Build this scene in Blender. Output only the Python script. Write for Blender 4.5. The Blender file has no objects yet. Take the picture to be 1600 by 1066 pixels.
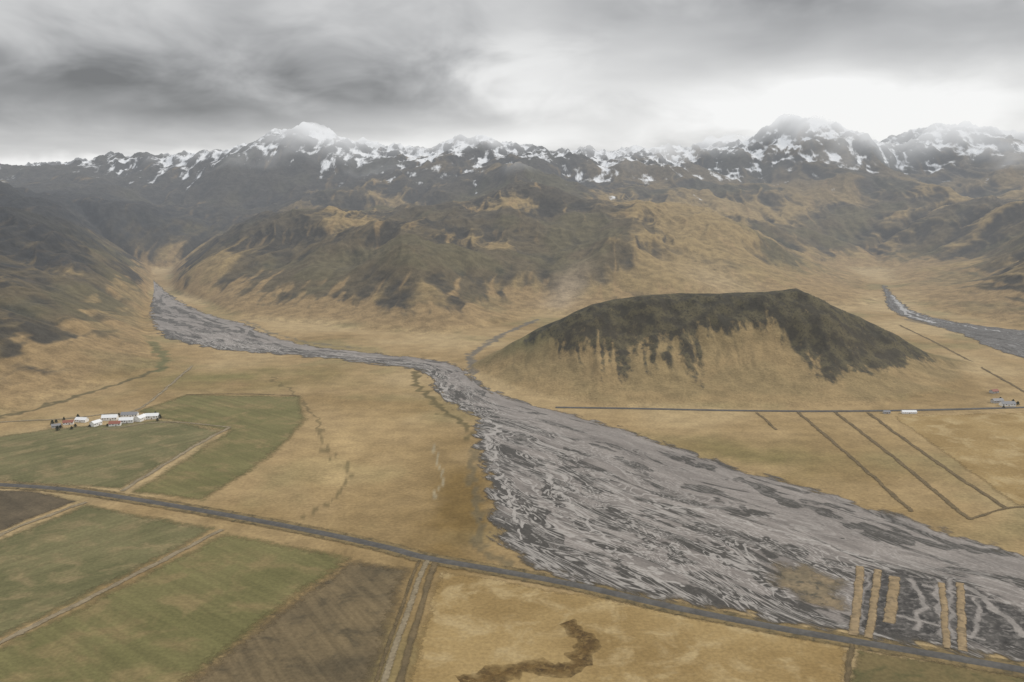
import bpy, math, random, heapq
import numpy as np
random.seed(4); rng=np.random.RandomState(7)
scene=bpy.context.scene
COL=scene.collection
# ------------------------------------------------------------------ camera
H=350.0; F=1386.0; TH=math.radians(9.95)
cam=bpy.data.cameras.new("camera"); co=bpy.data.objects.new("camera",cam); COL.objects.link(co)
co.location=(0,0,H); co.rotation_euler=(math.pi/2-TH,0,0)
cam.sensor_width=36; cam.lens=36*F/1600; cam.clip_start=1; cam.clip_end=120000
scene.camera=co
def G(u,v):
    "survey bearing -> point on the flat valley floor (metres)"
    dx=(u-800)/F; dy=(533-v)/F
    t=H/(math.sin(TH)-dy*math.cos(TH))
    return (t*dx, t*(math.cos(TH)+dy*math.sin(TH)))
# ------------------------------------------------------------------ noise
def _hash(ix,iy,seed):
    n=(ix*374761393+iy*668265263+seed*974634777)&0xFFFFFFFF
    n=((n^(n>>13))*1274126177)&0xFFFFFFFF
    return (n^(n>>16))&0xFFFF
_a=np.arange(65536)/65536.0*2*np.pi
_gx=np.cos(_a).astype(np.float32); _gy=np.sin(_a).astype(np.float32)
def perlin(x,y,seed=0):
    xf=np.floor(x); yf=np.floor(y); ix=xf.astype(np.int64); iy=yf.astype(np.int64)
    fx=(x-xf).astype(np.float32); fy=(y-yf).astype(np.float32)
    u=fx*fx*fx*(fx*(fx*6-15)+10); v=fy*fy*fy*(fy*(fy*6-15)+10)
    def g(a,b):
        h=_hash(ix+a,iy+b,seed); return _gx[h]*(fx-a)+_gy[h]*(fy-b)
    a=g(0,0); b=g(1,0); c=g(0,1); d=g(1,1)
    return (a+(b-a)*u+((c+(d-c)*u)-(a+(b-a)*u))*v)*1.5
def fbm(x,y,o,seed=0,gain=0.5):
    r=0;a=1;f=1
    for i in range(o):
        r=r+a*perlin(x*f+i*17.3,y*f-i*9.1,seed+i); a*=gain; f*=2.03
    return r
def ridged(x,y,o,seed=0,gain=0.5):
    r=0;a=1;f=1;s=0
    for i in range(o):
        n=1-np.abs(perlin(x*f+i*11.7,y*f+i*5.3,seed+i)); r=r+a*n*n; s+=a; a*=gain; f*=2.07
    return r/s
def sst(a,b,x):
    t=np.clip((x-a)/(b-a),0,1); return t*t*(3-2*t)
def sdf_poly(px,py,poly):
    "negative inside"
    P=np.array(poly,float); n=len(P); d=np.full(px.shape,1e18); ins=np.zeros(px.shape,bool)
    for i in range(n):
        ax,ay=P[i]; bx,by=P[(i+1)%n]; ex,ey=bx-ax,by-ay
        t=np.clip(((px-ax)*ex+(py-ay)*ey)/(ex*ex+ey*ey+1e-9),0,1)
        d=np.minimum(d,(px-ax-t*ex)**2+(py-ay-t*ey)**2)
        if ay!=by:
            c=((ay>py)!=(by>py))&(px<(bx-ax)*(py-ay)/(by-ay)+ax); ins^=c
    d=np.sqrt(d); return np.where(ins,-d,d)
def seg_dist(px,py,pts):
    d=np.full(px.shape,1e18)
    for (ax,ay),(bx,by) in zip(pts[:-1],pts[1:]):
        ex,ey=bx-ax,by-ay
        t=np.clip(((px-ax)*ex+(py-ay)*ey)/(ex*ex+ey*ey+1e-9),0,1)
        d=np.minimum(d,(px-ax-t*ex)**2+(py-ay-t*ey)**2)
    return np.sqrt(d)
# ------------------------------------------------------------------ mountain relief on a regular grid
floor=[(-9000,-3000),(-9000,300),(-2500,700),(-1500,850),(-900,1150),(-800,1300),(-762,1387),(-730,1500),(-690,1690),
 (-740,1850),(-820,2020),(-950,2300),(-1060,2600),(-1190,2950),(-1330,3300),(-1500,3750),(-1460,3760),(-1290,3300),(-1150,2950),
 (-960,2680),(-830,2450),(-680,2300),(-529,2243),(-370,2140),(-245,2092),(-160,2060),(-60,2180),(20,2300),(50,2420),(90,2420),
 (220,2360),(420,2400),(800,2500),(1040,2560),(1140,2700),(1300,3200),(1480,3700),(1510,3690),(1350,3150),(1220,2760),(1195,2600),(1190,2480),
 (1270,2200),(1500,2000),(2200,1800),(9000,1500),(9000,-3000)]
DX=25.0
gx=np.arange(-6800,6900,DX); gy=np.arange(700,8600,DX)
X,Y=np.meshgrid(gx,gy)
d=sdf_poly(X,Y,floor)
wx=X+fbm(X/900,Y/900,3,51)*160; wy=Y+fbm(X/900,Y/900,3,61)*160
dd=np.maximum(d,0); dd=dd*(1+0.35*fbm(X/650,Y/650,3,5)) 
a=sst(20,650,dd)
h0=20*(1-np.exp(-dd/90))+135*a+0.138*np.maximum(dd-300,0)
h0+=60*sst(1300,2200,X)*a*sst(4800,3600,Y)
lw=sst(-650,-1150,X)*sst(4700,3400,Y)
hleft=430*np.tanh(dd/560)*(0.40+0.60*sst(1250,2900,Y))
h0=h0*(1-lw)+hleft*lw
h0+=fbm(wx/1300,wy/1300,4,3,0.42)*45*a+(ridged(wx/750,wy/1200,3,9,0.42)-0.5)*115*a
cu=np.array([-900,-300,0,60,150,200,300,380,430,470,510,545,600,680,740,780,850,950,1080,1140,1180,1215,1250,1290,1310,1370,1410,1450,1500,1560,1600,1900,2500],float)
cv=np.array([268,264,270,268,260,254,250,250,236,220,208,218,242,242,222,230,244,238,240,234,212,188,190,206,230,226,204,204,220,210,224,232,242],float)
YC=5950+220*np.sin(X/900)
crest=np.interp(X/6200*F+800,cu,350+6150*(290-cv)/F)
w=np.exp(-(np.abs(Y-YC)/700)**1.7)
h0=h0+(crest-5-h0)*w
h0=np.where(Y>YC,np.minimum(h0,crest-5),h0)
h0+=(ridged(wx/430,wy/480,4,19,0.55)-0.52)*140*sst(5000,5700,Y)
h0=np.maximum(h0,1)*(d>0)
fixed=(d<=0)
def flood(h):
    ny,nx=h.shape; hh=h.ravel().tolist(); n=nx*ny
    done=bytearray(n); q=[]
    fx=fixed.ravel()
    for i in np.nonzero(fx)[0].tolist():
        done[i]=1
    e=np.zeros_like(fixed)
    e[:-1]|=~fixed[1:]; e[1:]|=~fixed[:-1]; e[:,:-1]|=~fixed[:,1:]; e[:,1:]|=~fixed[:,:-1]
    st2=(fixed&e).copy(); st2[0,:]=1; st2[-1,:]=1; st2[:,0]=1; st2[:,-1]=1
    for i in np.nonzero(st2.ravel())[0].tolist():
        done[i]=1; q.append((hh[i],i))
    heapq.heapify(q); pop=heapq.heappop; push=heapq.heappush
    offs=(-1,1,-nx,nx,-nx-1,-nx+1,nx-1,nx+1)
    while q:
        z,i=pop(q)
        for o in offs:
            j=i+o
            if 0<=j<n and not done[j]:
                done[j]=1
                zz=hh[j]
                if zz<z+0.05: zz=z+0.05; hh[j]=zz
                push(q,(zz,j))
    return np.array(hh).reshape(ny,nx)
def erode(h,iters,K):
    ny,nx=h.shape; n=nx*ny
    sh=[(0,1),(0,-1),(1,0),(-1,0),(1,1),(1,-1),(-1,1),(-1,-1)]
    idx=np.arange(n).reshape(ny,nx)
    for it in range(iters):
        if it%6==0: h=flood(h)
        best=np.zeros((ny,nx)); rec=idx.copy(); dist=np.full((ny,nx),DX)
        hp=np.pad(h,1,mode='edge'); ip=np.pad(idx,1,mode='edge')
        for (a_,b_) in sh:
            L=DX*math.hypot(a_,b_)
            nb=hp[1+a_:1+a_+ny,1+b_:1+b_+nx]; s=(h-nb)/L; m=s>best
            best=np.where(m,s,best); rec=np.where(m,ip[1+a_:1+a_+ny,1+b_:1+b_+nx],rec); dist=np.where(m,L,dist)
        rec[fixed]=idx[fixed]
        order=np.argsort(h.ravel()); rl=rec.ravel().tolist(); ol=order.tolist()
        A=[1.0]*n
        for i in reversed(ol):
            r=rl[i]
            if r!=i: A[r]+=A[i]
        An=np.array(A)*DX*DX
        Fv=(K*np.sqrt(An)/dist.ravel()).tolist(); hl=h.ravel().tolist()
        for i in ol:
            r=rl[i]
            if r!=i:
                f=Fv[i]; hl[i]=(hl[i]+f*hl[r])/(1+f)
        h=np.array(hl).reshape(ny,nx)
        hp=np.pad(h,1,mode='edge'); lap=hp[2:,1:-1]+hp[:-2,1:-1]+hp[1:-1,2:]+hp[1:-1,:-2]-4*h
        h=np.where(fixed,h,h+0.02*lap)
    return h,An.reshape(ny,nx)
he,AR=erode(h0.copy(),16,0.0062)
LA=np.log10(AR/625.0)
p=np.pad(LA,1,mode='edge'); LA=(p[2:,1:-1]+p[:-2,1:-1]+p[1:-1,2:]+p[1:-1,:-2]+2*LA)/6
def blur(g,n):
    for _ in range(n):
        p=np.pad(g,1,mode='edge'); g=(p[2:,1:-1]+p[:-2,1:-1]+p[1:-1,2:]+p[1:-1,:-2]+p[1:-1,1:-1])/5
    return g
CV=np.clip((he-blur(he,12))/14.0,-1.5,1.5)
def samp(g,x,y,cubic=False):
    fx=np.clip((x-gx[0])/DX,1,len(gx)-3.001); fy=np.clip((y-gy[0])/DX,1,len(gy)-3.001)
    ix=fx.astype(int); iy=fy.astype(int); tx=fx-ix; ty=fy-iy
    if not cubic:
        return (g[iy,ix]*(1-tx)+g[iy,ix+1]*tx)*(1-ty)+(g[iy+1,ix]*(1-tx)+g[iy+1,ix+1]*tx)*ty
    def wts(t): return (1-t)**3/6,(3*t**3-6*t**2+4)/6,(-3*t**3+3*t**2+3*t+1)/6,t**3/6
    wx_=wts(tx); wy_=wts(ty); r=0
    for j in range(4):
        for i in range(4):
            r=r+g[iy-1+j,ix-1+i]*wx_[i]*wy_[j]
    return r
# ------------------------------------------------------------------ terrain sheet
rows=np.concatenate([1/np.linspace(1/240,1/1250,230,endpoint=False),1/np.linspace(1/1250,1/2000,170,endpoint=False),np.exp(np.linspace(math.log(2000),math.log(8300),760))])
cols=np.linspace(-0.82,0.82,1200)
YY=np.repeat(rows[:,None],len(cols),1); XX=cols[None,:]*(YY+60)
nr,nc=YY.shape
ds=samp(d,XX,YY); ds=np.where(YY<760,-400,ds)
hm=samp(he,XX,YY,True)*sst(0,45,ds)
la=samp(LA,XX,YY); cvx_=samp(CV,XX,YY)
am=sst(10,200,hm)*sst(20,200,ds)
r1=ridged(XX/115+fbm(XX/300,YY/300,2,71)*0.5,YY/380,4,21,0.46)
hm=hm+(r1-0.55)*30*am+fbm(XX/60,YY/60,3,31)*2.6*sst(0,120,ds)*sst(2,30,hm)
hm=hm+(ridged(XX/170,YY/240,4,25,0.55)-0.55)*62*sst(5000,5900,YY)
# lone crag hill
px=np.array([-110,-75,-20,38,90,150,251,330,440,530,560,590,628,690,753,810,870,930]); pz=np.array([0,2,34,66,96,124,141,144,143,148,152,141,117,88,60,30,8,0])
wxx=XX+fbm(XX/120,YY/120,3,81)*12; wyy=YY+fbm(XX/120,YY/120,3,91)*16
hr=np.interp(wxx,px,pz); hr=np.where((wxx<-110)|(wxx>930),0,hr)
Yr=1720+0.05*(wxx-400)
wf=np.interp(wxx,[-110,0,150,600,760,930],[80,200,335,335,250,80])
q=(Yr-wyy)/wf
prof=np.interp(q,[-1.3,-0.9,-0.5,-0.2,0,0.12,0.24,0.40,0.58,0.76,0.89,0.99],[0,0.15,0.5,0.85,1,0.97,0.77,0.49,0.28,0.13,0.05,0])
hh=hr*prof
spur=np.abs(perlin(wxx/75,wyy/400,77)); gull=np.abs(perlin(wxx/34,wyy/300,78))
hh=hh-(0.35-spur)*18*sst(10,60,hh)*sst(0.1,0.4,q)-(0.3-gull)*6*sst(5,40,hh)*sst(0.3,0.6,q)
hh=np.maximum(hh-0.6,0)
rel=hh/np.maximum(hr,1)
nz=fbm(XX/60,YY/90,4,101)
st=perlin(XX/13+nz,YY/200,131)
edge=np.interp(XX,[-60,50,95,150,250,290,325,400,470,485,505,530,700,760,800,860],[1.3,.95,.62,.45,.38,.5,.60,.62,.64,.72,.60,.2,.12,.16,.35,.9])
dark=sst(-0.24,0.20,rel-edge+nz*0.15+st*0.20)*sst(14,34,hh+nz*10)
fing=0
for fx_,wd,lo in ((158,4,.14),(188,5,.08),(312,12,.06),(330,7,.12),(250,5,.3),(90,4,.3),(120,4,.25)):
    fing=np.maximum(fing,sst(wd*1.8,wd*0.2,np.abs(XX-fx_+nz*6))*sst(lo-.08,lo+.25,rel)*(q>0))
dark=np.maximum(dark,fing*0.8)
dark=np.where(q<-0.05,dark*0.6,dark)
crag=(ridged(XX/38,YY/44,4,111,0.42)-0.55)*13*dark*sst(15,60,hh)*sst(0.03,0.16,q+0.04)
hh=np.where(hh>0.5,hh+np.maximum(crag,-hh*0.3),hh)
Z=np.where(hh>hm,hh,hm)
Z=np.where((ds<0)&(hh<=0),0,Z)
gZy=np.gradient(Z,axis=0)/np.gradient(YY,axis=0); gZx=np.gradient(Z,axis=1)/np.gradient(XX,axis=1)
slope=np.hypot(gZx,gZy)
# ---- colour
def mixc(c,c2,m): return c*(1-m[...,None])+np.array(c2)*m[...,None]
n1=fbm(XX/420,YY/420,4,201); n2=fbm(XX/110,YY/110,4,211); n3=fbm(XX/1500,YY/1500,3,221); n4=fbm(XX/230,YY/230,4,261)
tan_=np.array([0.300,0.215,0.108])
C=np.ones(XX.shape+(3,))*tan_
C=mixc(C,(0.38,0.29,0.160),sst(0.0,0.6,n1)*0.7)
C=mixc(C,(0.205,0.142,0.062),sst(-0.05,0.5,-n1+0.3*n2)*0.65)
C=mixc(C,(0.185,0.165,0.078),sst(0.1,0.7,n4)*0.5)
C=mixc(C,(0.36,0.265,0.14),sst(0.15,0.6,-n4)*0.35)
def blob(u,v,ru,rv,ang=0):
    x0,y0=G(u,v); x1,_=G(u+ru,v); _,y1=G(u,v-rv)
    return np.exp(-(((XX-x0)/abs(x1-x0))**2+((YY-y0)/abs(y1-y0))**2))
C=mixc(C,(0.16,0.105,0.036),np.clip(blob(715,800,60,90)*0.85*(1+n2),0,1))
C=mixc(C,(0.19,0.13,0.05),np.clip(blob(650,640,90,40)*0.5*(1+n2),0,1))
C=mixc(C,(0.18,0.145,0.06),np.clip(blob(1180,715,160,24)*0.8*(1+n2),0,1))
C=mixc(C,(0.17,0.15,0.06),np.clip(blob(400,590,150,16)*0.6*(1+n2),0,1))
C=mixc(C,(0.45,0.33,0.170),np.clip(blob(560,700,90,60)*0.5*(1+n2),0,1))
C=mixc(C,(0.42,0.31,0.16),np.clip(blob(1500,680,200,40)*0.4*(1+n2),0,1))
def creek(pts,wd,c=(0.09,0.075,0.035),k=0.8):
    global C
    P=[G(*p) for p in pts]; dc=seg_dist(XX+fbm(XX/25,YY/25,2,301)*9,YY+fbm(XX/25,YY/25,2,311)*14,P)
    C=mixc(C,c,sst(wd,wd*0.3,dc)*k)
creek([(425,590),(470,625),(500,660),(505,700),(545,730),(535,770),(470,810)],4,k=.6)
creek([(650,580),(650,600),(690,640),(735,670),(730,690)],9)
creek([(680,700),(690,745),(680,780)],3,(0.34,0.31,0.22),.5)
creek([(745,700),(735,740),(752,790),(745,850),(790,885)],7,(0.12,0.10,0.06),.7)
creek([(740,585),(735,555),(790,520),(840,500)],12,(0.11,0.105,0.095),.8)
creek([(255,575),(180,602),(60,638),(0,652),(-120,680)],9,(0.07,0.065,0.035),.75)
creek([(238,535),(258,560),(250,580)],16,(0.11,0.11,0.05),.8)
creek([(380,500),(420,520),(480,535),(560,545)],8,(0.14,0.125,0.09),.7)
creek([(1420,500),(1500,515),(1600,535)],26,(0.11,0.098,0.075),.7)
# mountains colour
heath=np.array([0.110,0.088,0.053]); CM=np.ones_like(C)*heath
upper=sst(150,330,hm+30*n2+70*n1)
CM=mixc(CM,(0.064,0.057,0.047),upper*0.85)
band=np.abs(((hm+22*n1+10*n2)/46.0)%1.0-0.5)*2
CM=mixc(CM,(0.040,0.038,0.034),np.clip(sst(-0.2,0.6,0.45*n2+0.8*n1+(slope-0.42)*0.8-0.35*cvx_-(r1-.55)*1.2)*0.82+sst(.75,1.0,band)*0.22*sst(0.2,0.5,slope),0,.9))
low=sst(80,20,hm+30*n2+30*n1)
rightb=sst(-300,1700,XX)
sun_patch=sst(0.0,0.6,n3*0.6+n1*0.9+0.12*n2+0.42*rightb-0.10-0.30*sst(-400,-1400,XX)-(slope-0.38)*0.5+0.15*cvx_+(r1-.55)*.7)  # sunlit patches from cloud breaks, painted into the slope colour
sun_patch*=1-0.35*sst(320,450,hm)
CM=mixc(CM,(0.32,0.232,0.108),sun_patch*0.76)
gt=fbm(XX/38+n1,YY/300,3,231)
lowm=sst(-0.1,0.55,low*1.2-0.35+0.9*gt+0.5*n1-0.2)
lowm=np.maximum(lowm,sst(34,8,hm+18*gt))
CM=mixc(CM,(0.270,0.190,0.095),lowm*0.92)
CM=mixc(CM,(0.115,0.11,0.055),sst(0.15,0.6,-n1+0.3*n2)*0.3)
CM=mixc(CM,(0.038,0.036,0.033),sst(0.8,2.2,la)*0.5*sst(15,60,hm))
CM=mixc(CM,(0.030,0.033,0.038),sst(70,210,hm+40*n2+50*gt)*sst(-700,-1250,XX)*sst(5400,4100,YY)*0.82)  # left slopes darkened in the colour, as the side sun would light them
CM=mixc(CM,(0.046,0.046,0.047),sst(4300,5300,YY)*0.6)
fan=np.exp(-(((XX-170-(YY-2650)*0.25)/60)**2+((YY-2600)/220)**2)*1.2)
CM=mixc(CM,(0.33,0.26,0.175),np.clip(fan,0,1)*0.85)
fan2=np.exp(-(((XX-640)/120)**2+((YY-2750)/160)**2)); CM=mixc(CM,(0.34,0.26,0.15),np.clip(fan2,0,1)*0.7)
mt=sst(1,14,hm)*(hh<=0)
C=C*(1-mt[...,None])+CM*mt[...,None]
# hill colour
hl=sst(0.5,6,hh); CH=np.ones_like(C)*np.array([0.275,0.20,0.10])
CH=mixc(CH,(0.17,0.14,0.07),sst(0.0,0.6,n2+0.3)*0.3)
CH=mixc(CH,(0.15,0.115,0.060),sst(0.05,0.5,st)*sst(0.05,0.4,rel)*0.55)
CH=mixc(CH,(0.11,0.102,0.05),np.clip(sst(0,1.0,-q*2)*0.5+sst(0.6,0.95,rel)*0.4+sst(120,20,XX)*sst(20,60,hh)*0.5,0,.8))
C=C*(1-hl[...,None])+CH*hl[...,None]
snow=np.minimum((Z-470)/170,0.55)-np.clip(slope-0.45,0,1)*1.6+0.7*n2+0.3*n1-0.45*np.clip(cvx_,-1,1)+0.62*sst(5000,5900,YY)-(r1-.55)*1.8
snow=np.where(YY<4100,-4,snow)
# ------------------------------------------------------------------ mesh maker
def mk(name,verts,faces,mat,smooth=True,attrs=None,col=None):
    me=bpy.data.meshes.new(name)
    V=np.asarray(verts,dtype=np.float32); Fc=np.asarray(faces,dtype=np.int32)
    k=Fc.shape[1]; me.vertices.add(len(V)); me.vertices.foreach_set("co",V.ravel())
    me.loops.add(Fc.size); me.loops.foreach_set("vertex_index",Fc.ravel())
    me.polygons.add(len(Fc)); me.polygons.foreach_set("loop_start",np.arange(0,Fc.size,k,dtype=np.int32))
    me.update(calc_edges=True)
    if smooth: me.polygons.foreach_set("use_smooth",np.ones(len(me.polygons),dtype=bool))
    if attrs:
        for k_,v_ in attrs.items():
            at=me.attributes.new(k_,'FLOAT','POINT'); at.data.foreach_set("value",np.asarray(v_,dtype=np.float32).ravel())
    if col is not None:
        at=me.attributes.new("Col",'FLOAT_COLOR','POINT'); c4=np.ones((len(V),4),dtype=np.float32); c4[:,:3]=col; at.data.foreach_set("color",c4.ravel())
    ob=bpy.data.objects.new(name,me); COL.objects.link(ob); me.materials.append(mat); return ob
# ------------------------------------------------------------------ materials
class NT:
    def __init__(s,tree): s.t=tree; s.n=tree.nodes; s.l=tree.links
    def new(s,ty,**k):
        n=s.n.new(ty)
        for a_,b_ in k.items(): setattr(n,a_,b_)
        return n
    def link(s,a_,b_): s.l.new(a_,b_)
    def inp(s,sock,v):
        if isinstance(v,bpy.types.NodeSocket): s.l.new(v,sock)
        else: sock.default_value=v
    def math(s,op,a_,b_=None,c_=None,clamp=False):
        n=s.new('ShaderNodeMath',operation=op,use_clamp=clamp); s.inp(n.inputs[0],a_)
        if b_ is not None: s.inp(n.inputs[1],b_)
        if c_ is not None: s.inp(n.inputs[2],c_)
        return n.outputs[0]
    def noise(s,vec,scale,detail=4,rough=0.55,dist=0.0):
        n=s.new('ShaderNodeTexNoise'); s.l.new(vec,n.inputs['Vector']); n.inputs['Scale'].default_value=scale
        n.inputs['Detail'].default_value=detail; n.inputs['Roughness'].default_value=rough; n.inputs['Distortion'].default_value=dist
        return n.outputs['Fac']
    def ramp(s,x,a_,b_,lo=0.0,hi=1.0):
        n=s.new('ShaderNodeMapRange'); n.interpolation_type='SMOOTHSTEP'; s.inp(n.inputs[0],x)
        n.inputs[1].default_value=a_; n.inputs[2].default_value=b_; n.inputs[3].default_value=lo; n.inputs[4].default_value=hi
        return n.outputs[0]
    def mix(s,f,a_,b_,mode='MIX'):
        n=s.new('ShaderNodeMix',data_type='RGBA',blend_type=mode); s.inp(n.inputs[0],f)
        for i,v in ((6,a_),(7,b_)):
            if isinstance(v,tuple): v=v+(1,) if len(v)==3 else v
            s.inp(n.inputs[i],v)
        return n.outputs[2]
    def scale(s,vec,k):
        n=s.new('ShaderNodeVectorMath',operation='MULTIPLY'); s.l.new(vec,n.inputs[0]); n.inputs[1].default_value=k; return n.outputs[0]
    def attr(s,name,out='Fac'):
        n=s.new('ShaderNodeAttribute',attribute_name=name); return n.outputs[out]
HAZE=(0.55,0.58,0.62)  # air haze mixed into the materials as a glow growing with distance
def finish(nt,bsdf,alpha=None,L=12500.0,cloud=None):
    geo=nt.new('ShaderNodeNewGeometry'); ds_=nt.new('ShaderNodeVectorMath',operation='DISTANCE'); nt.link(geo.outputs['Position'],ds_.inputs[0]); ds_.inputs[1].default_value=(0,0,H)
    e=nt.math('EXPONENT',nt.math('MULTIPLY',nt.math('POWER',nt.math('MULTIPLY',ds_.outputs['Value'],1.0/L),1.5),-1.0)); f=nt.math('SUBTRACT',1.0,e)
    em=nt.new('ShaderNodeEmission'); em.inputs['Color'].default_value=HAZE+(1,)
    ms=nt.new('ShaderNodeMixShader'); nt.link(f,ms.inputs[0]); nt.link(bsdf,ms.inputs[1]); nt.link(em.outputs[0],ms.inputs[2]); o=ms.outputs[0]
    if cloud is not None:
        ec=nt.new('ShaderNodeEmission'); ec.inputs['Color'].default_value=(0.82,0.83,0.84,1); m3=nt.new('ShaderNodeMixShader'); nt.link(cloud,m3.inputs[0]); nt.link(o,m3.inputs[1]); nt.link(ec.outputs[0],m3.inputs[2]); o=m3.outputs[0]
    if alpha is not None:
        tr=nt.new('ShaderNodeBsdfTransparent'); m2=nt.new('ShaderNodeMixShader'); nt.link(alpha,m2.inputs[0]); nt.link(tr.outputs[0],m2.inputs[1]); nt.link(o,m2.inputs[2]); o=m2.outputs[0]
    out=nt.new('ShaderNodeOutputMaterial'); nt.link(o,out.inputs[0])
def newmat(name):
    m=bpy.data.materials.new(name); m.use_nodes=True; m.node_tree.nodes.clear(); return m,NT(m.node_tree)
def pbsdf(nt,col,rough=0.95,spec=0.15,bump=None,bstr=0.5,bdist=1.0):
    b=nt.new('ShaderNodeBsdfPrincipled'); nt.inp(b.inputs['Base Color'],col if not isinstance(col,tuple) else col+(1,)); nt.inp(b.inputs['Roughness'],rough); b.inputs['Specular IOR Level'].default_value=spec
    if bump is not None:
        bp=nt.new('ShaderNodeBump'); bp.inputs['Strength'].default_value=bstr; bp.inputs['Distance'].default_value=bdist; nt.link(bump,bp.inputs['Height']); nt.link(bp.outputs[0],b.inputs['Normal'])
    return b.outputs[0]
def grey(nt,v):
    n=nt.new('ShaderNodeCombineColor'); 
    for i in range(3): nt.link(v,n.inputs[i])
    return n.outputs[0]
def terrain_mat(name,kind="ground",bd=3.0):
    m,nt=newmat(name); pos=nt.new('ShaderNodeNewGeometry').outputs['Position']
    c=nt.attr("Col",'Color')
    a_=nt.noise(pos,0.035,5,0.62); b_=nt.noise(pos,0.25,3,0.6)
    lo,hi=((0.74,1.26) if kind=="mountain" else (0.84,1.16))
    f=nt.math('MULTIPLY',nt.ramp(a_,0.28,0.72,lo,hi),nt.ramp(b_,0.2,0.8,0.82,1.18))
    c=nt.mix(1.0,c,grey(nt,f),'MULTIPLY')
    bump=nt.math('ADD',nt.math('MULTIPLY',a_,4.0),b_); alpha=None; cloud=None
    if kind=="hill":
        dk=nt.attr("dark"); r_=nt.noise(nt.scale(pos,(1,0.6,0.5)),0.09,5,0.66)
        mk_=nt.ramp(nt.math('ADD',dk,nt.math('MULTIPLY',nt.math('SUBTRACT',r_,0.5),1.9)),0.24,0.80)
        dc=nt.mix(nt.ramp(a_,0.42,0.62),(0.042,0.040,0.032),(0.095,0.084,0.050))
        dc=nt.mix(nt.ramp(b_,0.48,0.7),dc,(0.026,0.025,0.023))
        c=nt.mix(nt.math('MULTIPLY',mk_,0.90),c,dc); bump=nt.math('ADD',bump,nt.math('MULTIPLY',r_,2.0))
    if kind=="mountain":
        sn=nt.attr("snow"); s1=nt.noise(nt.scale(pos,(1,0.25,0.4)),0.014,6,0.70,0.3)
        sm=nt.ramp(nt.math('ADD',sn,nt.math('MULTIPLY',nt.math('SUBTRACT',s1,0.5),5.5)),0.15,1.15,0.0,0.94)
        c=nt.mix(sm,c,(0.80,0.82,0.85))
        sep=nt.new('ShaderNodeSeparateXYZ'); nt.link(pos,sep.inputs[0])
        cn=nt.noise(pos,0.0014,3,0.5)
        zz=nt.math('ADD',sep.outputs[2],nt.math('MULTIPLY',nt.math('SUBTRACT',cn,0.5),520.0))
        cloud=nt.ramp(zz,460,770,0.0,1.0); alpha=nt.ramp(zz,730,810,1.0,0.0)  # cloud over the peaks is a white glow in the surface, by height
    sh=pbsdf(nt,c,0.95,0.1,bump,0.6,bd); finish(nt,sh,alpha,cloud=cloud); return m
M_ground=terrain_mat("grassland_soil","ground",0.5); M_hill=terrain_mat("hill_moss_rock","hill",2.0); M_mt=terrain_mat("mountain_heath","mountain",3.0)
idx=np.arange(nr*nc).reshape(nr,nc)
Q=np.stack([idx[:-1,:-1],idx[:-1,1:],idx[1:,1:],idx[1:,:-1]],-1).reshape(-1,4)
lab=np.zeros((nr,nc),int); lab[(ds>0)&(hm>0.3)]=1; lab[(hh>0.4)&(hh>=hm)]=2
lf=np.maximum.reduce([lab[:-1,:-1],lab[:-1,1:],lab[1:,1:],lab[1:,:-1]]).ravel()
Vall=np.stack([XX,YY,Z],-1).reshape(-1,3); Call=C.reshape(-1,3); Sall=snow.ravel(); Dall=dark.ravel()
def part(name,mask,mat,extra=None):
    f=Q[mask]; u,inv=np.unique(f,return_inverse=True); f=inv.reshape(-1,4)
    V=Vall[u]; Cc=Call[u]; S=Sall[u]; Dk=Dall[u]
    if extra is not None:
        n0=len(V); ev,ef=extra; V=np.vstack([V,ev]); Cc=np.vstack([Cc,np.tile(tan_,(len(ev),1))]); S=np.concatenate([S,np.full(len(ev),-3)]); Dk=np.concatenate([Dk,np.zeros(len(ev))]); f=np.vstack([f,np.array(ef)+n0])
    return mk(name,V,f,mat,col=Cc,attrs={"snow":S,"dark":Dk})
B=60000.0
ext=([(-B,-B,-4),(B,-B,-4),(B,B,-4),(-B,B,-4)],[(0,1,2,3)])
def tag(o,kind=None,label=None,cat=None,group=None):
    if kind: o["kind"]=kind
    if label: o["label"]=label
    if cat: o["category"]=cat
    if group: o["group"]=group
    return o
tag(part("ground",lf==0,M_ground,ext),"structure","flat tan winter grassland on the valley floor","ground")
tag(part("hill",lf==2,M_hill),"structure","lone flat-topped grassy hill with dark mossy crags","hill")
tag(part("mountain",lf==1,M_mt),"structure","brown eroded mountain range with snow-dusted peaks in cloud","mountain")
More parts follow.
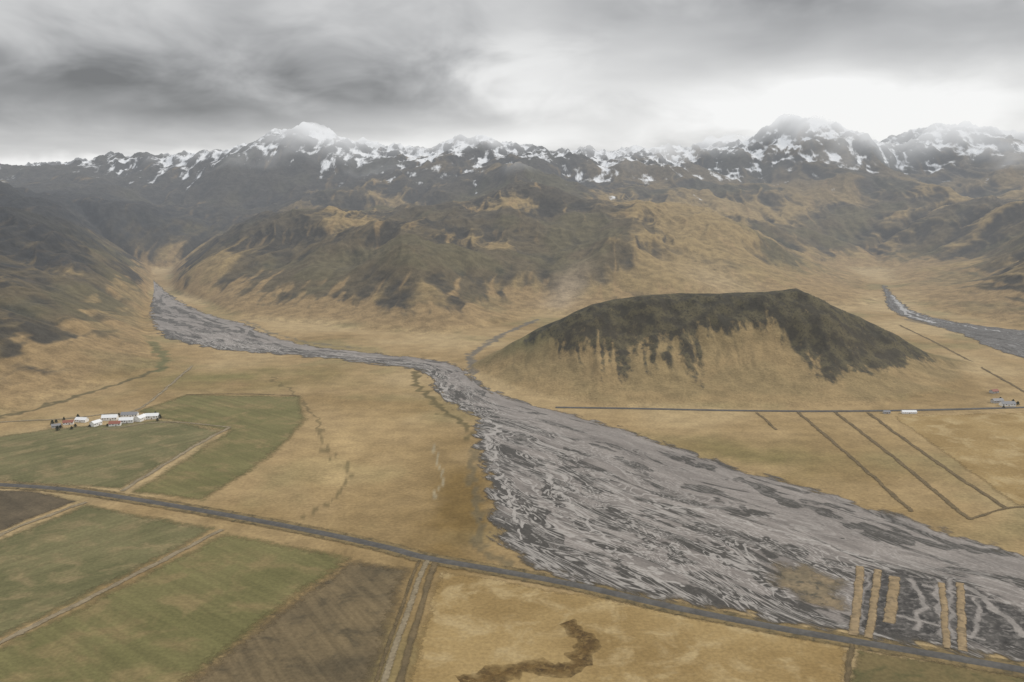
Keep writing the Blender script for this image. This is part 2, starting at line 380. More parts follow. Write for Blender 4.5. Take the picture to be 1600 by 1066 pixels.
# ------------------------------------------------------------------ curves
def smooth_line(P,step=8.0):
    P=[np.array(p,float) for p in P]; P=[2*P[0]-P[1]]+P+[2*P[-1]-P[-2]]; out=[]
    for i in range(1,len(P)-2):
        n=max(2,int(np.linalg.norm(P[i+1]-P[i])/step))
        for k in range(n):
            t=k/n; out.append(0.5*(2*P[i]+(-P[i-1]+P[i+1])*t+(2*P[i-1]-5*P[i]+4*P[i+1]-P[i+2])*t*t+(-P[i-1]+3*P[i]-3*P[i+1]+P[i+2])*t**3))
    out.append(P[-2]); return np.array(out)
def ribbon(name,pts,prof,mat,wob=0.0,step=8.0,seed=1,sway=0.0,rough=0.0):
    L=smooth_line([G(*p) for p in pts],step); T=np.gradient(L,axis=0); T/=np.linalg.norm(T,axis=1)[:,None]+1e-9; N=np.stack([T[:,1],-T[:,0]],-1)
    if sway: L=L+N*(fbm(L[:,0]/28,L[:,1]/28,3,seed+40)*sway)[:,None]
    k=len(prof); V=np.zeros((len(L),k,3)); half=max(abs(p[0]) for p in prof); E=np.zeros((len(L),k))
    for j,(o,z) in enumerate(prof):
        wn=fbm(L[:,0]/14+j*3*(rough>0),L[:,1]/14,3,seed)*wob
        V[:,j,:2]=L+N*(o*(1+wn))[:,None]; V[:,j,2]=z
        if rough and 0<j<k-1: V[:,j,2]=np.maximum(z+fbm(L[:,0]/9+j*5,L[:,1]/9,3,seed+9)*rough,0.76)
        E[:,j]=half-abs(o)
    if rough:
        tt=np.linspace(0,1,len(L)); tp_=np.minimum(1,np.minimum(tt,1-tt)*9+0.15)[:,None]; V[:,:,2]=0.72+(V[:,:,2]-0.72)*tp_
    ii=np.arange(len(L)*k).reshape(len(L),k)
    f=np.stack([ii[:-1,:-1],ii[:-1,1:],ii[1:,1:],ii[1:,:-1]],-1).reshape(-1,4)
    return mk(name,V.reshape(-1,3),f,mat,attrs={"edge":E.ravel()})
def sheet_mat(name,c1,c2,c3=None,sc=0.02,edge=2.0,stripe=None,rough=0.95,en=0.15,bs=.5,soft=0.3,solid=False):
    m,nt=newmat(name); pos=nt.new('ShaderNodeNewGeometry').outputs['Position']
    a_=nt.noise(pos,sc,5,0.6); b_=nt.noise(pos,0.3,3,0.6); c_=nt.noise(pos,sc*3.1,5,0.6,0.5)
    c=nt.mix(nt.ramp(a_,0.35,0.65),c1,c2)
    if c3: c=nt.mix(nt.ramp(c_,0.46,0.68),c,c3)
    f=nt.ramp(b_,0.2,0.8,0.82,1.18)
    if stripe:
        rot=nt.new('ShaderNodeVectorRotate'); nt.link(pos,rot.inputs['Vector']); rot.inputs['Angle'].default_value=stripe[0]
        w_=nt.noise(nt.scale(rot.outputs[0],(1,0.03,1)),stripe[1],3,0.6); f=nt.math('MULTIPLY',f,nt.ramp(w_,0.3,0.7,1-stripe[2],1+stripe[2]))
    c=nt.mix(1.0,c,grey(nt,f),'MULTIPLY')
    al=None
    if not solid:
        e=nt.attr("edge"); en_=nt.noise(pos,en,4,0.7)
        al=nt.ramp(nt.math('ADD',e,nt.math('MULTIPLY',nt.math('SUBTRACT',en_,0.62),edge*3)),-edge*soft,edge*soft)
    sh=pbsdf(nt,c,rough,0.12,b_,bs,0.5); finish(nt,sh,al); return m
# ------------------------------------------------------------------ fields
zf=[0.10]
def field(name,pix,mat,label,cell=4.0,cat="field",z=None,wob=4.0):
    P=[G(*p) for p in pix]; P=np.array(P); x0,y0=P.min(0)-6; x1,y1=P.max(0)+6
    xs=np.arange(x0,x1+cell,cell); ys=np.arange(y0,y1+cell,cell); x,y=np.meshgrid(xs,ys)
    s=-sdf_poly(x+fbm(x/60,y/60,3,5)*wob,y+fbm(x/60,y/60,3,6)*wob,P); keep=s>-2*cell
    ii=np.arange(x.size).reshape(x.shape); f=np.stack([ii[:-1,:-1],ii[:-1,1:],ii[1:,1:],ii[1:,:-1]],-1).reshape(-1,4)
    k=keep.ravel(); f=f[k[f].all(1)]; u,inv=np.unique(f,return_inverse=True)
    if z is None: z=zf[0]; zf[0]+=0.02
    V=np.stack([x.ravel(),y.ravel(),np.full(x.size,z)],-1)[u]
    return tag(mk(name,V,inv.reshape(-1,4),mat,attrs={"edge":s.ravel()[u]}),"structure",label,cat)
g1=sheet_mat("green_pasture",(0.116,0.110,0.050),(0.155,0.140,0.068),(0.205,0.165,0.085),0.010,7,(0.7,0.12,0.12),soft=1.1)
g2=sheet_mat("green_meadow",(0.124,0.115,0.046),(0.162,0.145,0.062),(0.205,0.160,0.075),0.008,7,(-0.9,0.10,0.12),soft=1.1)
go=sheet_mat("olive_grass",(0.13,0.105,0.048),(0.17,0.13,0.06),(0.10,0.09,0.04),0.015,5,soft=.8)
br=sheet_mat("ploughed_earth",(0.125,0.096,0.055),(0.165,0.124,0.068),(0.088,0.070,0.042),0.012,8,(-0.55,0.16,0.14),soft=1.1)
bd=sheet_mat("dark_earth",(0.085,0.068,0.044),(0.12,0.094,0.060),None,0.03,5,(-0.9,0.12,0.10),soft=1.0)
yl=sheet_mat("straw_grass",(0.32,0.228,0.102),(0.235,0.160,0.065),(0.37,0.28,0.145),0.009,5,soft=.8)
yd=sheet_mat("wet_peat",(0.15,0.092,0.032),(0.065,0.042,0.020),(0.21,0.14,0.055),0.06,9,en=0.06,soft=1.1)
sb=sheet_mat("black_sand",(0.042,0.040,0.038),(0.085,0.079,0.073),(0.17,0.157,0.145),0.05,20,en=0.05,soft=.4)
tn=sheet_mat("straw_strip",(0.30,0.225,0.135),(0.25,0.185,0.105),(0.17,0.13,0.08),0.05,1.2,en=0.15,soft=.8)
tp=sheet_mat("straw_bank",(0.24,0.185,0.115),(0.17,0.138,0.09),(0.09,0.08,0.06),0.035,16,en=0.045,soft=.8)
silt=sheet_mat("pale_silt",(0.28,0.255,0.235),(0.20,0.185,0.17),None,0.06,2.2,en=0.12,soft=.8)
field("field",[(-60,690),(80,670),(250,657),(350,672),(190,765),(-60,748)],g1,"green pasture beside the white farm")
field("field",[(290,617),(470,620),(478,655),(440,700),(320,783),(205,770),(358,673),(255,655),(215,642)],g2,"green meadow bounded by a farm track")
field("field",[(-80,762),(55,768),(122,783),(-80,862)],bd,"dark bare earth field by the road")
field("field",[(135,789),(338,826),(-80,1040),(-80,875)],g1,"green hay field beside the road")
field("field",[(352,832),(545,872),(420,965),(290,1066),(180,1160),(-400,1160),(-80,1052)],g2,"long green hay field beside brown plough land")
field("field",[(548,874),(638,890),(580,1080),(560,1160),(185,1160),(290,1068),(422,967)],br,"brown ploughed field beside a track")
field("field",[(685,892),(900,928),(1325,1008),(1318,1090),(1300,1160),(625,1160),(640,1060)],yl,"golden dry grass field below the road")
field("field",[(1338,1014),(1640,1066),(1640,1160),(1310,1160),(1318,1085)],go,"dull olive field by the road")
tag(ribbon("peat_patch",[(720,1068),(780,1052),(830,1042),(880,1044),(912,1022),(915,992),(885,972)],[(-10,0.33),(-5,0.34),(0,0.34),(5,0.34),(10,0.33)],yd,0.5,3,3,6.0),"structure","curved dark rusty wet streak in golden grass","ground")
field("field",[(1395,650),(1600,645),(1800,640),(1900,800),(1590,790)],yl,"pale dry hay field with ditches")
# ------------------------------------------------------------------ roads
asph=sheet_mat("old_asphalt",(0.085,0.081,0.076),(0.11,0.105,0.098),None,0.05,0.01,solid=True)
grav=sheet_mat("gravel",(0.25,0.205,0.135),(0.19,0.155,0.10),None,0.05,1.6,soft=.8)
verge=sheet_mat("rough_verge",(0.16,0.12,0.06),(0.21,0.155,0.075),(0.085,0.07,0.04),0.04,4.5,en=0.12,soft=.7)
ditchm=sheet_mat("ditch_mud",(0.11,0.085,0.048),(0.155,0.115,0.062),None,0.06,1.8,en=0.1,soft=.9)
main=[(-300,752),(-100,753),(0,758),(100,765),(200,779),(330,801),(480,829),(600,855),(665,872),(760,889),(900,915),(1050,949),(1200,979),(1330,1002),(1450,1022),(1600,1048),(1800,1084)]
def roadprof(w,z,e): return [(-w/2-e,0.4),(-w/2,z),(0,z+0.1),(w/2,z),(w/2+e,0.4)]
tag(ribbon("verge",main,[(-13,0.42),(-7,0.46),(0,0.46),(7,0.46),(13,0.42)],verge),"structure","rough grass verge along the road","verge")
tag(ribbon("road",main,roadprof(6.5,1.3,2),asph),"structure","straight asphalt road on a low embankment","road")
side=[(668,876),(655,905),(640,950),(618,1010),(600,1066),(570,1160)]
tag(ribbon("track",side,[(-3,0.6),(0,0.7),(3,0.6)],grav),"structure","gravel farm track meeting the road","track")
tag(ribbon("ditch",[(p[0]+14+(p[1]-876)*0.06,p[1]) for p in side],[(-3.4,0.55),(0,0.5),(3.4,0.55)],ditchm,0.3),"structure","dark drainage ditch beside the track","ditch")
tag(ribbon("ditch",[(p[0]-12,p[1]) for p in side],[(-2,0.55),(0,0.5),(2,0.55)],ditchm,0.3),"structure","dark drainage ditch beside the track","ditch")
tag(ribbon("road",[(868,637),(1000,639),(1150,642),(1300,643),(1450,641),(1600,637),(1850,630)],roadprof(4.5,1.2,2),asph),"structure","narrow road along the foot of the hill","road")
for pts,w,mat_,nm,lb in [
 ([(360,668),(300,700),(190,768)],3.4,grav,"track","pale farm track between green fields"),
 ([(135,785),(60,812),(-80,868)],3.4,grav,"track","pale track between fields"),
 ([(347,828),(170,920),(-80,1045)],3.6,grav,"track","pale track between hay fields"),
 ([(-80,668),(0,660),(95,655),(160,648),(215,640),(262,605),(300,572)],3.2,grav,"track","gravel track serving the farm"),
 ([(160,672),(260,660),(360,668)],2.6,grav,"track","gravel track below the farmyard"),
 ([(290,617),(380,616),(470,619)],2.2,ditchm,"ditch","field edge ditch"),
 ([(1182,645),(1196,656),(1212,672)],2.8,ditchm,"ditch","drainage ditch in dry grass"),
 ([(1245,643),(1330,715),(1425,800)],3.2,ditchm,"ditch","drainage ditch in dry grass"),
 ([(1303,643),(1400,718),(1515,812)],3.4,ditchm,"ditch","drainage ditch in dry grass"),
 ([(1355,645),(1450,713),(1572,795)],3.4,ditchm,"ditch","drainage ditch in dry grass"),
 ([(1515,812),(1572,795),(1640,790)],2.2,ditchm,"ditch","drainage ditch in dry grass"),
 ([(1405,508),(1480,545),(1600,612),(1700,668)],3.4,ditchm,"ditch","drainage ditch in dry grass"),
 ([(1333,1004),(1326,1040),(1318,1100)],2.6,ditchm,"ditch","dark ditch between two fields")]:
    tag(ribbon(nm,pts,[(-w,0.50),(0,0.55),(w,0.50)],mat_,0.3,seed=int(pts[0][0])%9,sway=1.5),"structure",lb,nm)
# ------------------------------------------------------------------ rivers
pairs=[((215,430),(232,430)),((235,455),(262,457)),((232,480),(296,478)),((238,505),(330,492)),((258,528),(385,507)),((330,545),(425,524)),((430,554),(490,541)),((520,562),(580,551)),((610,573),(670,561)),
((660,582),(715,571)),((675,605),(745,591)),((700,632),(775,612)),((742,655),(835,632)),((740,690),(900,648)),((755,735),(990,675)),((762,790),(1080,705)),((775,845),(1180,738)),((835,892),(1290,768)),
((1000,932),(1400,802)),((1180,967),(1510,840)),((1400,1005),(1620,872)),((1620,1042),(1760,920)),((1900,1094),(2000,1010))]
def river(name,pairs,mat,nt_=200,step=7.0,darks=(),label="",pale=(),z=0.6,zk=None):
    Lp=[np.array(G(*p[0])) for p in pairs]; Rp=[np.array(G(*p[1])) for p in pairs]
    n=len(pairs); Ls=[];Rs=[]
    def cr(P,i,t):
        a0=P[max(i-1,0)];a1=P[i];a2=P[i+1];a3=P[min(i+2,n-1)]
        return 0.5*(2*a1+(-a0+a2)*t+(2*a0-5*a1+4*a2-a3)*t*t+(-a0+3*a1-3*a2+a3)*t**3)
    for i in range(n-1):
        k=max(3,int(np.linalg.norm((Lp[i+1]+Rp[i+1]-Lp[i]-Rp[i])/2)/step))
        for j in range(k): Ls.append(cr(Lp,i,j/k)); Rs.append(cr(Rp,i,j/k))
    Ls=np.array(Ls);Rs=np.array(Rs); mid=(Ls+Rs)/2; s=np.concatenate([[0],np.cumsum(np.linalg.norm(np.diff(mid,axis=0),axis=1))])
    W=np.linalg.norm(Ls-Rs,axis=1); t=np.linspace(-0.0,1.0,nt_)
    ext_=18.0
    tt=t[None,:]*(W[:,None]+2*ext_)-ext_
    D=(Ls-Rs)/W[:,None]; P=Rs[:,None,:]+D[:,None,:]*tt[...,None]
    V=np.zeros(P.shape[:2]+(3,)); V[...,:2]=P; V[...,2]=z
    E=np.minimum(tt,W[:,None]-tt); S=np.repeat(s[:,None],nt_,1)
    x=P[...,0]; y=P[...,1]; wx_=x+fbm(x/26,y/26,4,401)*11; wy_=y+fbm(x/26,y/26,4,411)*11
    fringe=sst(70,15,W[:,None]-tt)*np.interp(s,[1350,1500],[0,1])[:,None]
    E=E+np.minimum(fbm(x/34,y/34,5,421,0.6)*12-2,12)*sst(40,10,E)
    dk=np.full(x.shape,-1.0)
    for pts,wd in darks:
        dk=np.maximum(dk,1-seg_dist(wx_,wy_,[G(*p) for p in pts])/wd)
    dk=np.maximum(dk,fringe*0.50-0.15) if zk is None else dk
    pl=np.full(x.shape,-1.0)
    for pts,wd in pale: pl=np.maximum(pl,1-seg_dist(wx_,wy_,[G(*p) for p in pts])/wd)
    if zk is None: zn=np.interp(s,[0,350,700,900],[0.7,0.7,0.3,0.2])[:,None]+sst(0.10,0.65,tt/W[:,None])*np.interp(s,[1450,1700],[0,0.8])[:,None]
    else: zn=np.full(x.shape,zk)
    ii=np.arange(x.size).reshape(x.shape); f=np.stack([ii[:-1,:-1],ii[:-1,1:],ii[1:,1:],ii[1:,:-1]],-1).reshape(-1,4)
    return tag(mk(name,V.reshape(-1,3),f,mat,attrs={"edge":E,"along":S,"across":tt,"zone":zn,"dark":dk,"pale":pl}),"structure",label,"river")
def river_mat(name,base=(0.205,0.183,0.166),ks=1.0,pc=(0.36,0.335,0.31)):
    m,nt=newmat(name); pos=nt.new('ShaderNodeNewGeometry').outputs['Position']
    s=nt.attr("along"); t=nt.attr("across"); zone=nt.attr("zone"); dk=nt.attr("dark"); pl=nt.attr("pale")
    cv=nt.new('ShaderNodeCombineXYZ'); nt.link(nt.math('MULTIPLY',s,0.26),cv.inputs[0]); nt.link(t,cv.inputs[1]); vec=cv.outputs[0]
    n_sm=nt.noise(vec,0.035,4,0.6,0.6); n_is=nt.noise(nt.scale(vec,(0.8,1,1)),0.036*ks,5,0.56,0.9); n_br=nt.noise(vec,0.028*ks,4,0.55,1.2); n_b2=nt.noise(vec,0.075*ks,5,0.62,0.6); fine=nt.noise(pos,0.35,4,0.65)
    c=nt.mix(nt.ramp(n_sm,0.3,0.7),tuple(x*0.82 for x in base),tuple(x*1.20 for x in base))
    mott=nt.ramp(n_b2,0.47,0.62)
    c=nt.mix(nt.math('MULTIPLY',mott,nt.ramp(zone,0,1,0.14,0.50)),c,tuple(x*.45 for x in base))
    isl=nt.ramp(nt.math('ADD',n_is,nt.math('MULTIPLY',zone,0.070)),0.575,0.610)
    isl2=nt.ramp(nt.math('ADD',nt.math('MULTIPLY',dk,1.7),nt.math('MULTIPLY',nt.math('SUBTRACT',n_b2,0.5),2.6)),0.05,0.35)
    isl=nt.math('MAXIMUM',isl,isl2)
    isl=nt.math('MULTIPLY',isl,nt.ramp(n_b2,0.36,0.46,0.35,1.0))
    c=nt.mix(nt.math('MULTIPLY',isl,0.92),c,nt.mix(fine,(0.018,0.018,0.017),(0.075,0.067,0.056)))
    def line(n,c0,w0,w1): return nt.ramp(nt.math('ABSOLUTE',nt.math('SUBTRACT',n,c0)),w0,w1,1.0,0.0)
    brk=nt.ramp(n_is,0.40,0.55)
    l1=nt.math('MAXIMUM',nt.math('MAXIMUM',line(n_br,0.5,0.005,0.024),line(n_br,0.57,0.004,0.018)),line(n_br,0.43,0.003,0.016))
    l2=line(n_b2,0.455,0.004,0.025)
    ln=nt.math('MAXIMUM',nt.math('MULTIPLY',l1,nt.ramp(zone,0,1,0.18,0.78)),nt.math('MULTIPLY',nt.math('MULTIPLY',l2,brk),nt.ramp(zone,0,1,0.05,0.5)))
    pe=nt.ramp(nt.math('ADD',pl,nt.math('MULTIPLY',nt.math('SUBTRACT',n_b2,0.5),1.0)),0.1,0.5)
    ln=nt.math('MAXIMUM',ln,nt.math('MULTIPLY',pe,0.85))
    c=nt.mix(ln,c,pc)
    c=nt.mix(1.0,c,grey(nt,nt.ramp(fine,0.2,0.8,0.82,1.18)),'MULTIPLY')
    e=nt.attr("edge"); en_=nt.noise(vec,0.09,5,0.72); ee=nt.math('ADD',e,nt.math('MULTIPLY',nt.math('SUBTRACT',en_,0.55),54.0))
    c=nt.mix(nt.ramp(ee,1.0,10.0,0.75,0.0),c,(0.085,0.070,0.048))
    al=nt.ramp(ee,-5,6.0)
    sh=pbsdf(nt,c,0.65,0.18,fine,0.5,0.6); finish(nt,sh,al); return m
M_riv=river_mat("silty_braided_river")
darks=[([(820,725),(840,745)],6),([(885,735),(905,745),(935,770)],11),([(940,800),(965,815),(1000,835)],12),([(1090,825),(1130,838),(1200,850),(1240,865)],14),([(1000,832),(1020,850)],6),
([(850,765),(880,790)],7),([(790,750),(830,810),(880,880)],9),([(830,780),(870,850),(905,900)],8),([(1020,770),(1100,790),(1200,810)],5),([(1120,780),(1200,805)],5),
([(1190,765),(1240,790),(1300,805)],10),([(1330,820),(1400,838),(1470,855),(1560,862)],11),([(1360,835),(1420,850)],10),([(1060,715),(1110,735)],6),([(960,715),(1030,740)],5),([(1150,750),(1200,770)],6),([(1440,845),(1520,862)],7),
([(1090,905),(1130,935),(1170,945)],9),([(900,885),(960,905)],6),([(1230,870),(1290,890),(1330,905)],9),([(1210,935),(1270,955)],7),([(1250,780),(1330,800)],6),([(750,610),(760,622)],4),([(1550,900),(1640,925)],8),
([(240,495),(300,512)],14),([(270,480),(310,500),(370,520)],10),([(232,470),(250,490)],14),([(400,535),(470,548)],5),([(1040,850),(1070,880)],8),([(960,880),(990,900)],6),([(1020,800),(1060,815)],6),([(880,700),(920,712)],5)]
pale=[([(690,600),(700,628),(740,652),(780,665),(760,690),(775,720)],5),([(1510,925),(1560,960),(1600,1000)],5),([(775,720),(790,760),(815,830),(800,860)],3),([(1060,945),(1000,915),(930,890)],3),([(940,775),(1100,800),(1250,840),(1400,890)],3),([(850,740),(900,800),(960,860),(1060,920)],3),([(1000,850),(1100,870),(1200,900)],3)]
river("river",pairs,M_riv,240,6.0,darks,"braided grey silty glacial river with dark sandbars",pale)
M_riv2=river_mat("dark_silt_stream",(0.070,0.063,0.056),1.2,(0.38,0.375,0.37))
pairs2=[((1376,446),(1383,446)),((1382,464),(1398,462)),((1386,480),(1414,476)),((1404,493),(1436,489)),((1446,506),(1484,501)),((1505,524),(1548,511)),((1550,545),(1620,519)),((1645,572),(1760,546)),((1800,597),(1950,563))]
river("river",pairs2,M_riv2,80,6.0,[([(1500,518),(1560,530),(1640,548)],10)],"dark silt riverbed with thin white channels",[([(1394,462),(1408,480),(1420,494),(1460,505)],8),([(1415,485),(1450,498),(1520,512),(1600,524)],3.5)],zk=0.4)
# flooded ground with grass dikes by the road
field("mud_flat",[(1328,888),(1410,893),(1480,905),(1560,930),(1640,975),(1640,1026),(1480,1006),(1328,985)],sb,"dark flooded mud between grass dikes",3,"ground",0.70,8)
field("grass_bank",[(1200,880),(1262,884),(1318,908),(1318,958),(1262,946),(1212,916)],tp,"brown grassy bank in the riverbed",3,"ground",0.75,8)
for i,(pts,w_) in enumerate((([(1460,905),(1470,950),(1478,1000)],4),([(1487,905),(1488,1000)],3),([(1505,915),(1550,950),(1600,998)],4.5),([(1356,895),(1342,980)],2.5),([(1420,905),(1440,950),(1425,985)],3.5),([(1525,935),(1520,1000)],3),([(1400,960),(1450,975),(1540,1002)],3),([(1440,915),(1500,930),(1560,940)],3))):
    tag(ribbon("channel",pts,[(-w_,0.73),(0,0.74),(w_,0.73)],silt,0.5,3.0,i,5.0),"structure","pale silty channel between dikes","channel")
def dike(a_,b_,w_):
    tag(ribbon("grass_dike",[a_,((a_[0]+b_[0])/2+1,(a_[1]+b_[1])/2),b_],[(-w_-1.6,0.72),(-w_,1.7),(0,1.8),(w_,1.7),(w_+1.6,0.72)],tn,0.14,1.5,int(a_[0])%7,0.9,0.2),"structure","raised tan grass dike between flooded ditches","dike")
dike((1344,886),(1333,994),2.4); dike((1372,891),(1356,998),2.0); dike((1398,902),(1389,975),3.4); dike((1472,912),(1479,1014),1.5); dike((1500,912),(1503,1018),2.0)
# ------------------------------------------------------------------ buildings
def simple(name,c,rough=0.7,var=0.15):
    m,nt=newmat(name); pos=nt.new('ShaderNodeNewGeometry').outputs['Position']; n=nt.noise(pos,0.9,4,0.6)
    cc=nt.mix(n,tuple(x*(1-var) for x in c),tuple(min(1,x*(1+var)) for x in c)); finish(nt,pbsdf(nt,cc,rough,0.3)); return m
mW=simple("white_wall",(0.76,0.75,0.72)); mRr=simple("red_roof",(0.26,0.10,0.07)); mRw=simple("pale_metal_roof",(0.72,0.73,0.74),0.5); mRg=simple("grey_roof",(0.22,0.22,0.23),0.5)
mGl=simple("window_glass",(0.03,0.035,0.04),0.15); mDr=simple("door_paint",(0.16,0.09,0.05)); mWg=simple("grey_wall",(0.42,0.41,0.39))
def pmesh(name,V,Fc,mat,parent):
    me=bpy.data.meshes.new(name); me.from_pydata(V,[],Fc); me.update(); me.materials.append(mat)
    o=bpy.data.objects.new(name,me); COL.objects.link(o)
    if parent: o.parent=parent
    return o
def box(x0,x1,y0,y1,z0,z1):
    return [(x0,y0,z0),(x1,y0,z0),(x1,y1,z0),(x0,y1,z0),(x0,y0,z1),(x1,y0,z1),(x1,y1,z1),(x0,y1,z1)],[(0,3,2,1),(4,5,6,7),(0,1,5,4),(1,2,6,5),(2,3,7,6),(3,0,4,7)]
def house(u,v,L,W,hw,rot,wall,roof,label,nwin=4,name="house",cat="house",group=None,rh=None):
    x,y=G(u,v); e=bpy.data.objects.new(name,None); COL.objects.link(e); e.location=(x,y,0.5); e.rotation_euler=(0,0,rot)
    rh=rh or W*0.32; a_,b_=L/2,W/2
    V=[(-a_,-b_,-.6),(a_,-b_,-.6),(a_,b_,-.6),(-a_,b_,-.6),(-a_,-b_,hw),(a_,-b_,hw),(a_,b_,hw),(-a_,b_,hw),(-a_,0,hw+rh),(a_,0,hw+rh)]
    pmesh("wall",V,[(0,1,5,4),(2,3,7,6),(1,2,6,9,5),(3,0,4,8,7),(0,3,2,1)],wall,e)
    o=0.5; s=rh/b_; z0=hw-o*s+0.03; th=0.25
    R=[(-a_-o,-b_-o,z0),(a_+o,-b_-o,z0),(a_+o,0,hw+rh+.03),(-a_-o,0,hw+rh+.03),(a_+o,b_+o,z0),(-a_-o,b_+o,z0)]
    R2=[(p[0],p[1],p[2]+th) for p in R]
    pmesh("roof",R+R2,[(0,3,2,1),(3,5,4,2),(6,7,8,9),(9,8,10,11),(0,1,7,6),(4,5,11,10),(1,2,8,7),(2,4,10,8),(3,0,6,9),(5,3,9,11)],roof,e)
    for sgn in (-1,1):
        for i in range(nwin):
            if sgn==-1 and i==nwin//2: continue
            xc=-a_+L*(i+0.5)/nwin; w=0.7; yy=sgn*(b_+0.01)
            vb,fb=box(xc-w,xc+w,min(yy,yy+sgn*.05),max(yy,yy+sgn*.05),hw*0.45,hw*0.8); pmesh("window",vb,fb,mGl,e)
    xc=-a_+L*(nwin//2+0.5)/nwin; vb,fb=box(xc-.6,xc+.6,-b_-.07,-b_-.01,-.3,2.0); pmesh("door",vb,fb,mDr,e)
    tag(e,None,label,cat,group); return e
gp="farm buildings"
house(107,663,14,8,3.2,0.3,mW,mRr,"white farmhouse with red roof in the farmyard",4,group=gp)
house(128,659,17,9,3.4,-0.15,mW,mRw,"white house with pale gabled roof beside pasture",5,group=gp)
house(150,665,15,9,4.6,1.2,mW,mRw,"tall white farmhouse with pale metal roof",4,group=gp)
house(172,656,22,11,4.0,0.15,mW,mRw,"long white barn with pale roof",6,"barn","barn",gp)
house(180,665,16,9,3.4,0.2,mW,mRr,"white shed with rusty red roof",4,"barn","barn",gp)
house(198,660,20,10,4.0,0.15,mW,mRw,"white cowshed with pale metal roof",6,"barn","barn",gp)
house(203,651,24,10,3.6,0.1,mW,mRg,"white barn with grey roof",6,"barn","barn",gp)
house(220,657,17,10,4.6,1.35,mW,mRw,"white gabled barn end facing the pasture",4,"barn","barn",gp)
house(238,654,19,10,4.6,0.15,mW,mRw,"white machine shed with pale roof",5,"barn","barn",gp)
house(88,668,12,7,2.8,0.4,mWg,mRg,"small grey outbuilding near trees",3,"shed","shed",gp)
house(1558,629,18,9,3.4,0.2,mWg,mRg,"grey roadside barn below the hill",4,"barn","barn","roadside buildings")
house(1574,634,22,10,3.6,0.0,mW,mRg,"white roadside barn with grey roof",5,"barn","barn","roadside buildings")
house(1553,614,14,8,3.2,0.4,mWg,mRr,"small house with rusty red roof",4,"house","house","roadside buildings")
house(1420,646,22,7,2.2,0.0,mW,mRw,"low white long shed beside the road",7,"shed","shed","roadside buildings")
house(1385,646,10,6,2.2,0.0,mWg,mRg,"small grey shed beside the road",3,"shed","shed","roadside buildings")
# trees by the farm
mB=simple("bark",(0.07,0.05,0.035)); mF=simple("dark_spruce_foliage",(0.045,0.050,0.024),0.9,0.5)
def treemesh():
    V=[];Fc=[]
    hts=[0,2.5,5,8]; rr=[.28,.2,.13,.04]
    for z,r in zip(hts,rr):
        for k in range(7): V.append((r*math.cos(k*6.283/7),r*math.sin(k*6.283/7),z))
    for j in range(3):
        for k in range(7): Fc.append((j*7+k,j*7+(k+1)%7,(j+1)*7+(k+1)%7,(j+1)*7+k))
    for i in range(9):
        z=1.5+i*0.6; an=i*2.4; n=len(V); l=2.2*(1-z/9)
        V+= [(0,0,z),(0,0,z+.12),(l*math.cos(an),l*math.sin(an),z+.7)]; Fc.append((n,n+1,n+2))
    T=bpy.data.meshes.new("trunk"); T.from_pydata(V,[],Fc); T.materials.append(mB)
    V=[];Fc=[]
    for i in range(520):
        z=random.uniform(1.2,8.8); R=2.6*(1-(z/9.3)**1.4)*random.uniform(.3,1.1)+.1; an=random.uniform(0,6.283)
        c=np.array([R*math.cos(an),R*math.sin(an),z]); n=len(V)
        for k in range(4):
            V.append(tuple(c+np.array([random.uniform(-.5,.5) for _ in range(3)])))
        Fc.append((n,n+1,n+2)); Fc.append((n+1,n+2,n+3))
    Cn=bpy.data.meshes.new("crown"); Cn.from_pydata(V,[],Fc); Cn.materials.append(mF)
    return T,Cn
T,Cn=treemesh()
for (u,v,s) in [(82,664,1.1),(88,661,.9),(95,669,1),(100,657,.8),(118,667,.9),(122,654,1),(140,667,.7),(163,652,.9),(168,666,.7),(186,651,.8),(243,648,.9),(250,654,1),(246,658,.8),(90,673,1.1),(112,671,.9),(1563,625,1),(1583,628,.9),(1590,633,1.1),(1568,638,.8)]:
    x,y=G(u,v); e=bpy.data.objects.new("tree",None); COL.objects.link(e)
    e.location=(x,y,0.2); e.scale=(s*1.2,s*1.2,s*random.uniform(.5,.8)); e.rotation_euler=(0,0,random.uniform(0,6))
    for nm,me in (("trunk",T),("crown",Cn)):
        o=bpy.data.objects.new(nm,me); COL.objects.link(o); o.parent=e
    tag(e,None,"small dark shelter tree beside farm buildings","tree","shelter trees by the buildings")
# ------------------------------------------------------------------ light
SE=math.radians(36); SA=math.radians(72)
sl=bpy.data.lights.new("sun",'SUN'); sl.energy=1.5; sl.angle=math.radians(10); sl.color=(1,0.93,0.82)
so=bpy.data.objects.new("sun",sl); COL.objects.link(so)
from mathutils import Vector
dirv=Vector((math.sin(SA)*math.cos(SE),math.cos(SA)*math.cos(SE),math.sin(SE)))
so.rotation_euler=dirv.to_track_quat('Z','Y').to_euler(); so.location=(0,0,2000)
w=bpy.data.worlds.new("World"); scene.world=w; w.use_nodes=True; w.node_tree.nodes.clear(); nt=NT(w.node_tree)
sky=nt.new('ShaderNodeTexSky',sky_type='NISHITA'); sky.sun_disc=False; sky.sun_elevation=SE; sky.sun_rotation=SA
tc=nt.new('ShaderNodeTexCoord').outputs['Generated']
sp=nt.new('ShaderNodeSeparateXYZ'); nt.link(tc,sp.inputs[0]); dx_,dy_,dz_=sp.outputs
az=nt.math('ARCTAN2',dx_,dy_); el=nt.math('ARCSINE',dz_)
cvx=nt.new('ShaderNodeCombineXYZ'); nt.link(az,cvx.inputs[0]); nt.link(nt.math('MULTIPLY',el,2.0),cvx.inputs[1]); v1=cvx.outputs[0]
iz=nt.math('DIVIDE',1.0,nt.math('ADD',nt.math('MAXIMUM',dz_,0.0),0.12))
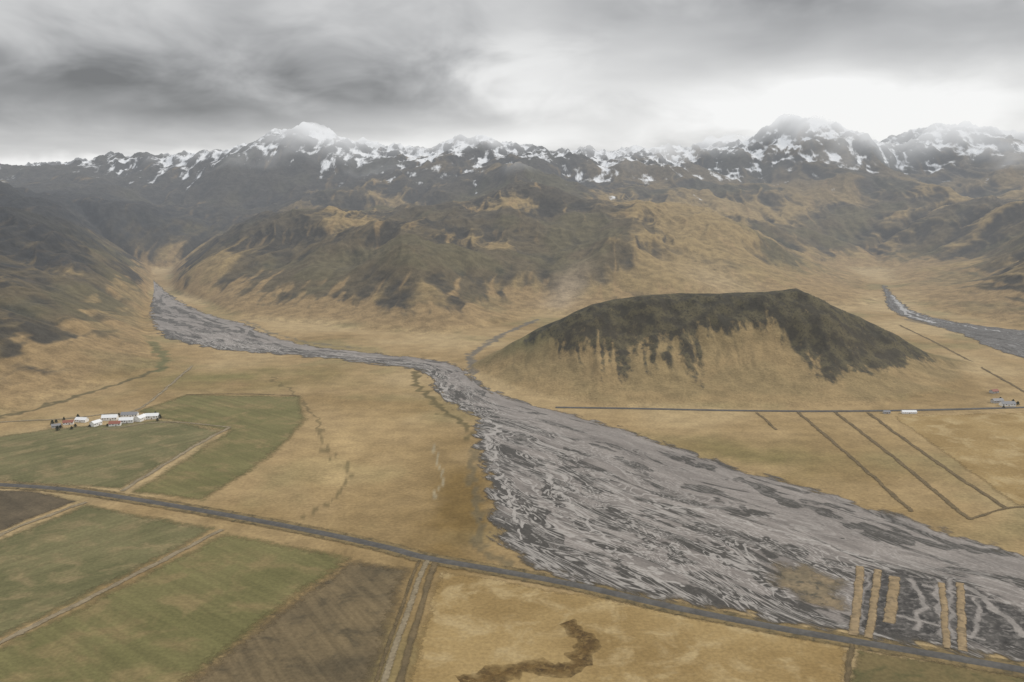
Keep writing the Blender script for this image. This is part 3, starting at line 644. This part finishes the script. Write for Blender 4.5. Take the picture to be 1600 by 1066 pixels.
cvy=nt.new('ShaderNodeCombineXYZ'); nt.link(nt.math('MULTIPLY',dx_,iz),cvy.inputs[0]); nt.link(nt.math('MULTIPLY',dy_,iz),cvy.inputs[1]); v2=cvy.outputs[0]
na=nt.noise(v1,3.6,4,0.5,0.4); nb=nt.noise(v2,0.8,4,0.5,0.3); ncx=nt.noise(v1,8.5,4,0.55,0.4)
wz=nt.math('MULTIPLY',nt.math('SUBTRACT',ncx,0.5),0.07); wa=nt.math('MULTIPLY',nt.math('SUBTRACT',ncx,0.5),0.26)
azw=nt.math('ADD',az,wa); elw=nt.math('ADD',el,wz)
def gb(u,v,su,sv,amp):
    a0=(u-800)/F; e0=(290-v)/F
    p=nt.math('POWER',nt.math('ABSOLUTE',nt.math('DIVIDE',nt.math('SUBTRACT',azw,a0),su/F)),2.0)
    q_=nt.math('POWER',nt.math('ABSOLUTE',nt.math('DIVIDE',nt.math('SUBTRACT',elw,e0),sv/F)),2.0)
    return nt.math('MULTIPLY',nt.math('EXPONENT',nt.math('MULTIPLY',nt.math('ADD',p,q_),-1.0)),amp)
val=nt.math('ADD',0.62,nt.math('MULTIPLY',nt.math('SUBTRACT',na,0.5),0.50))
val=nt.math('ADD',val,nt.math('MULTIPLY',nt.math('SUBTRACT',nb,0.5),0.40))
val=nt.math('ADD',val,nt.math('MULTIPLY',nt.math('SUBTRACT',ncx,0.5),0.34))
for b_ in [(100,150,430,62,-0.42),(420,180,280,36,-0.15),(520,100,220,60,-0.12),(60,5,220,28,0.06),(810,110,80,60,0.20),(880,150,120,50,0.08),(1330,190,380,46,0.40),(1120,170,240,45,0.14),(760,225,260,24,0.26),(250,262,480,14,0.34),(1050,38,330,45,-0.16),(1480,80,200,40,-0.12),(500,250,200,25,.20)]:
    val=nt.math('ADD',val,gb(*b_))
val=nt.math('MINIMUM',nt.math('MAXIMUM',val,0.20),0.95)
val=nt.math('ADD',val,nt.ramp(el,0.30,0.7,0.0,0.45))  # sky above the view brightened, added to lift the ground light
cc=nt.mix(nt.ramp(val,0.2,0.85),(0.97,0.98,1.0),(1.0,1.0,0.995))
cc=nt.mix(1.0,cc,grey(nt,val),'MULTIPLY')
b1=nt.new('ShaderNodeBackground'); nt.link(cc,b1.inputs[0]); b1.inputs[1].default_value=1.0
b2=nt.new('ShaderNodeBackground'); nt.link(sky.outputs[0],b2.inputs[0]); b2.inputs[1].default_value=0.08
mx=nt.new('ShaderNodeMixShader'); mx.inputs[0].default_value=0.95; nt.link(b2.outputs[0],mx.inputs[1]); nt.link(b1.outputs[0],mx.inputs[2])
wo=nt.new('ShaderNodeOutputWorld'); nt.link(mx.outputs[0],wo.inputs[0])
scene.view_settings.view_transform='Standard'; scene.view_settings.look='None'; scene.view_settings.exposure=0
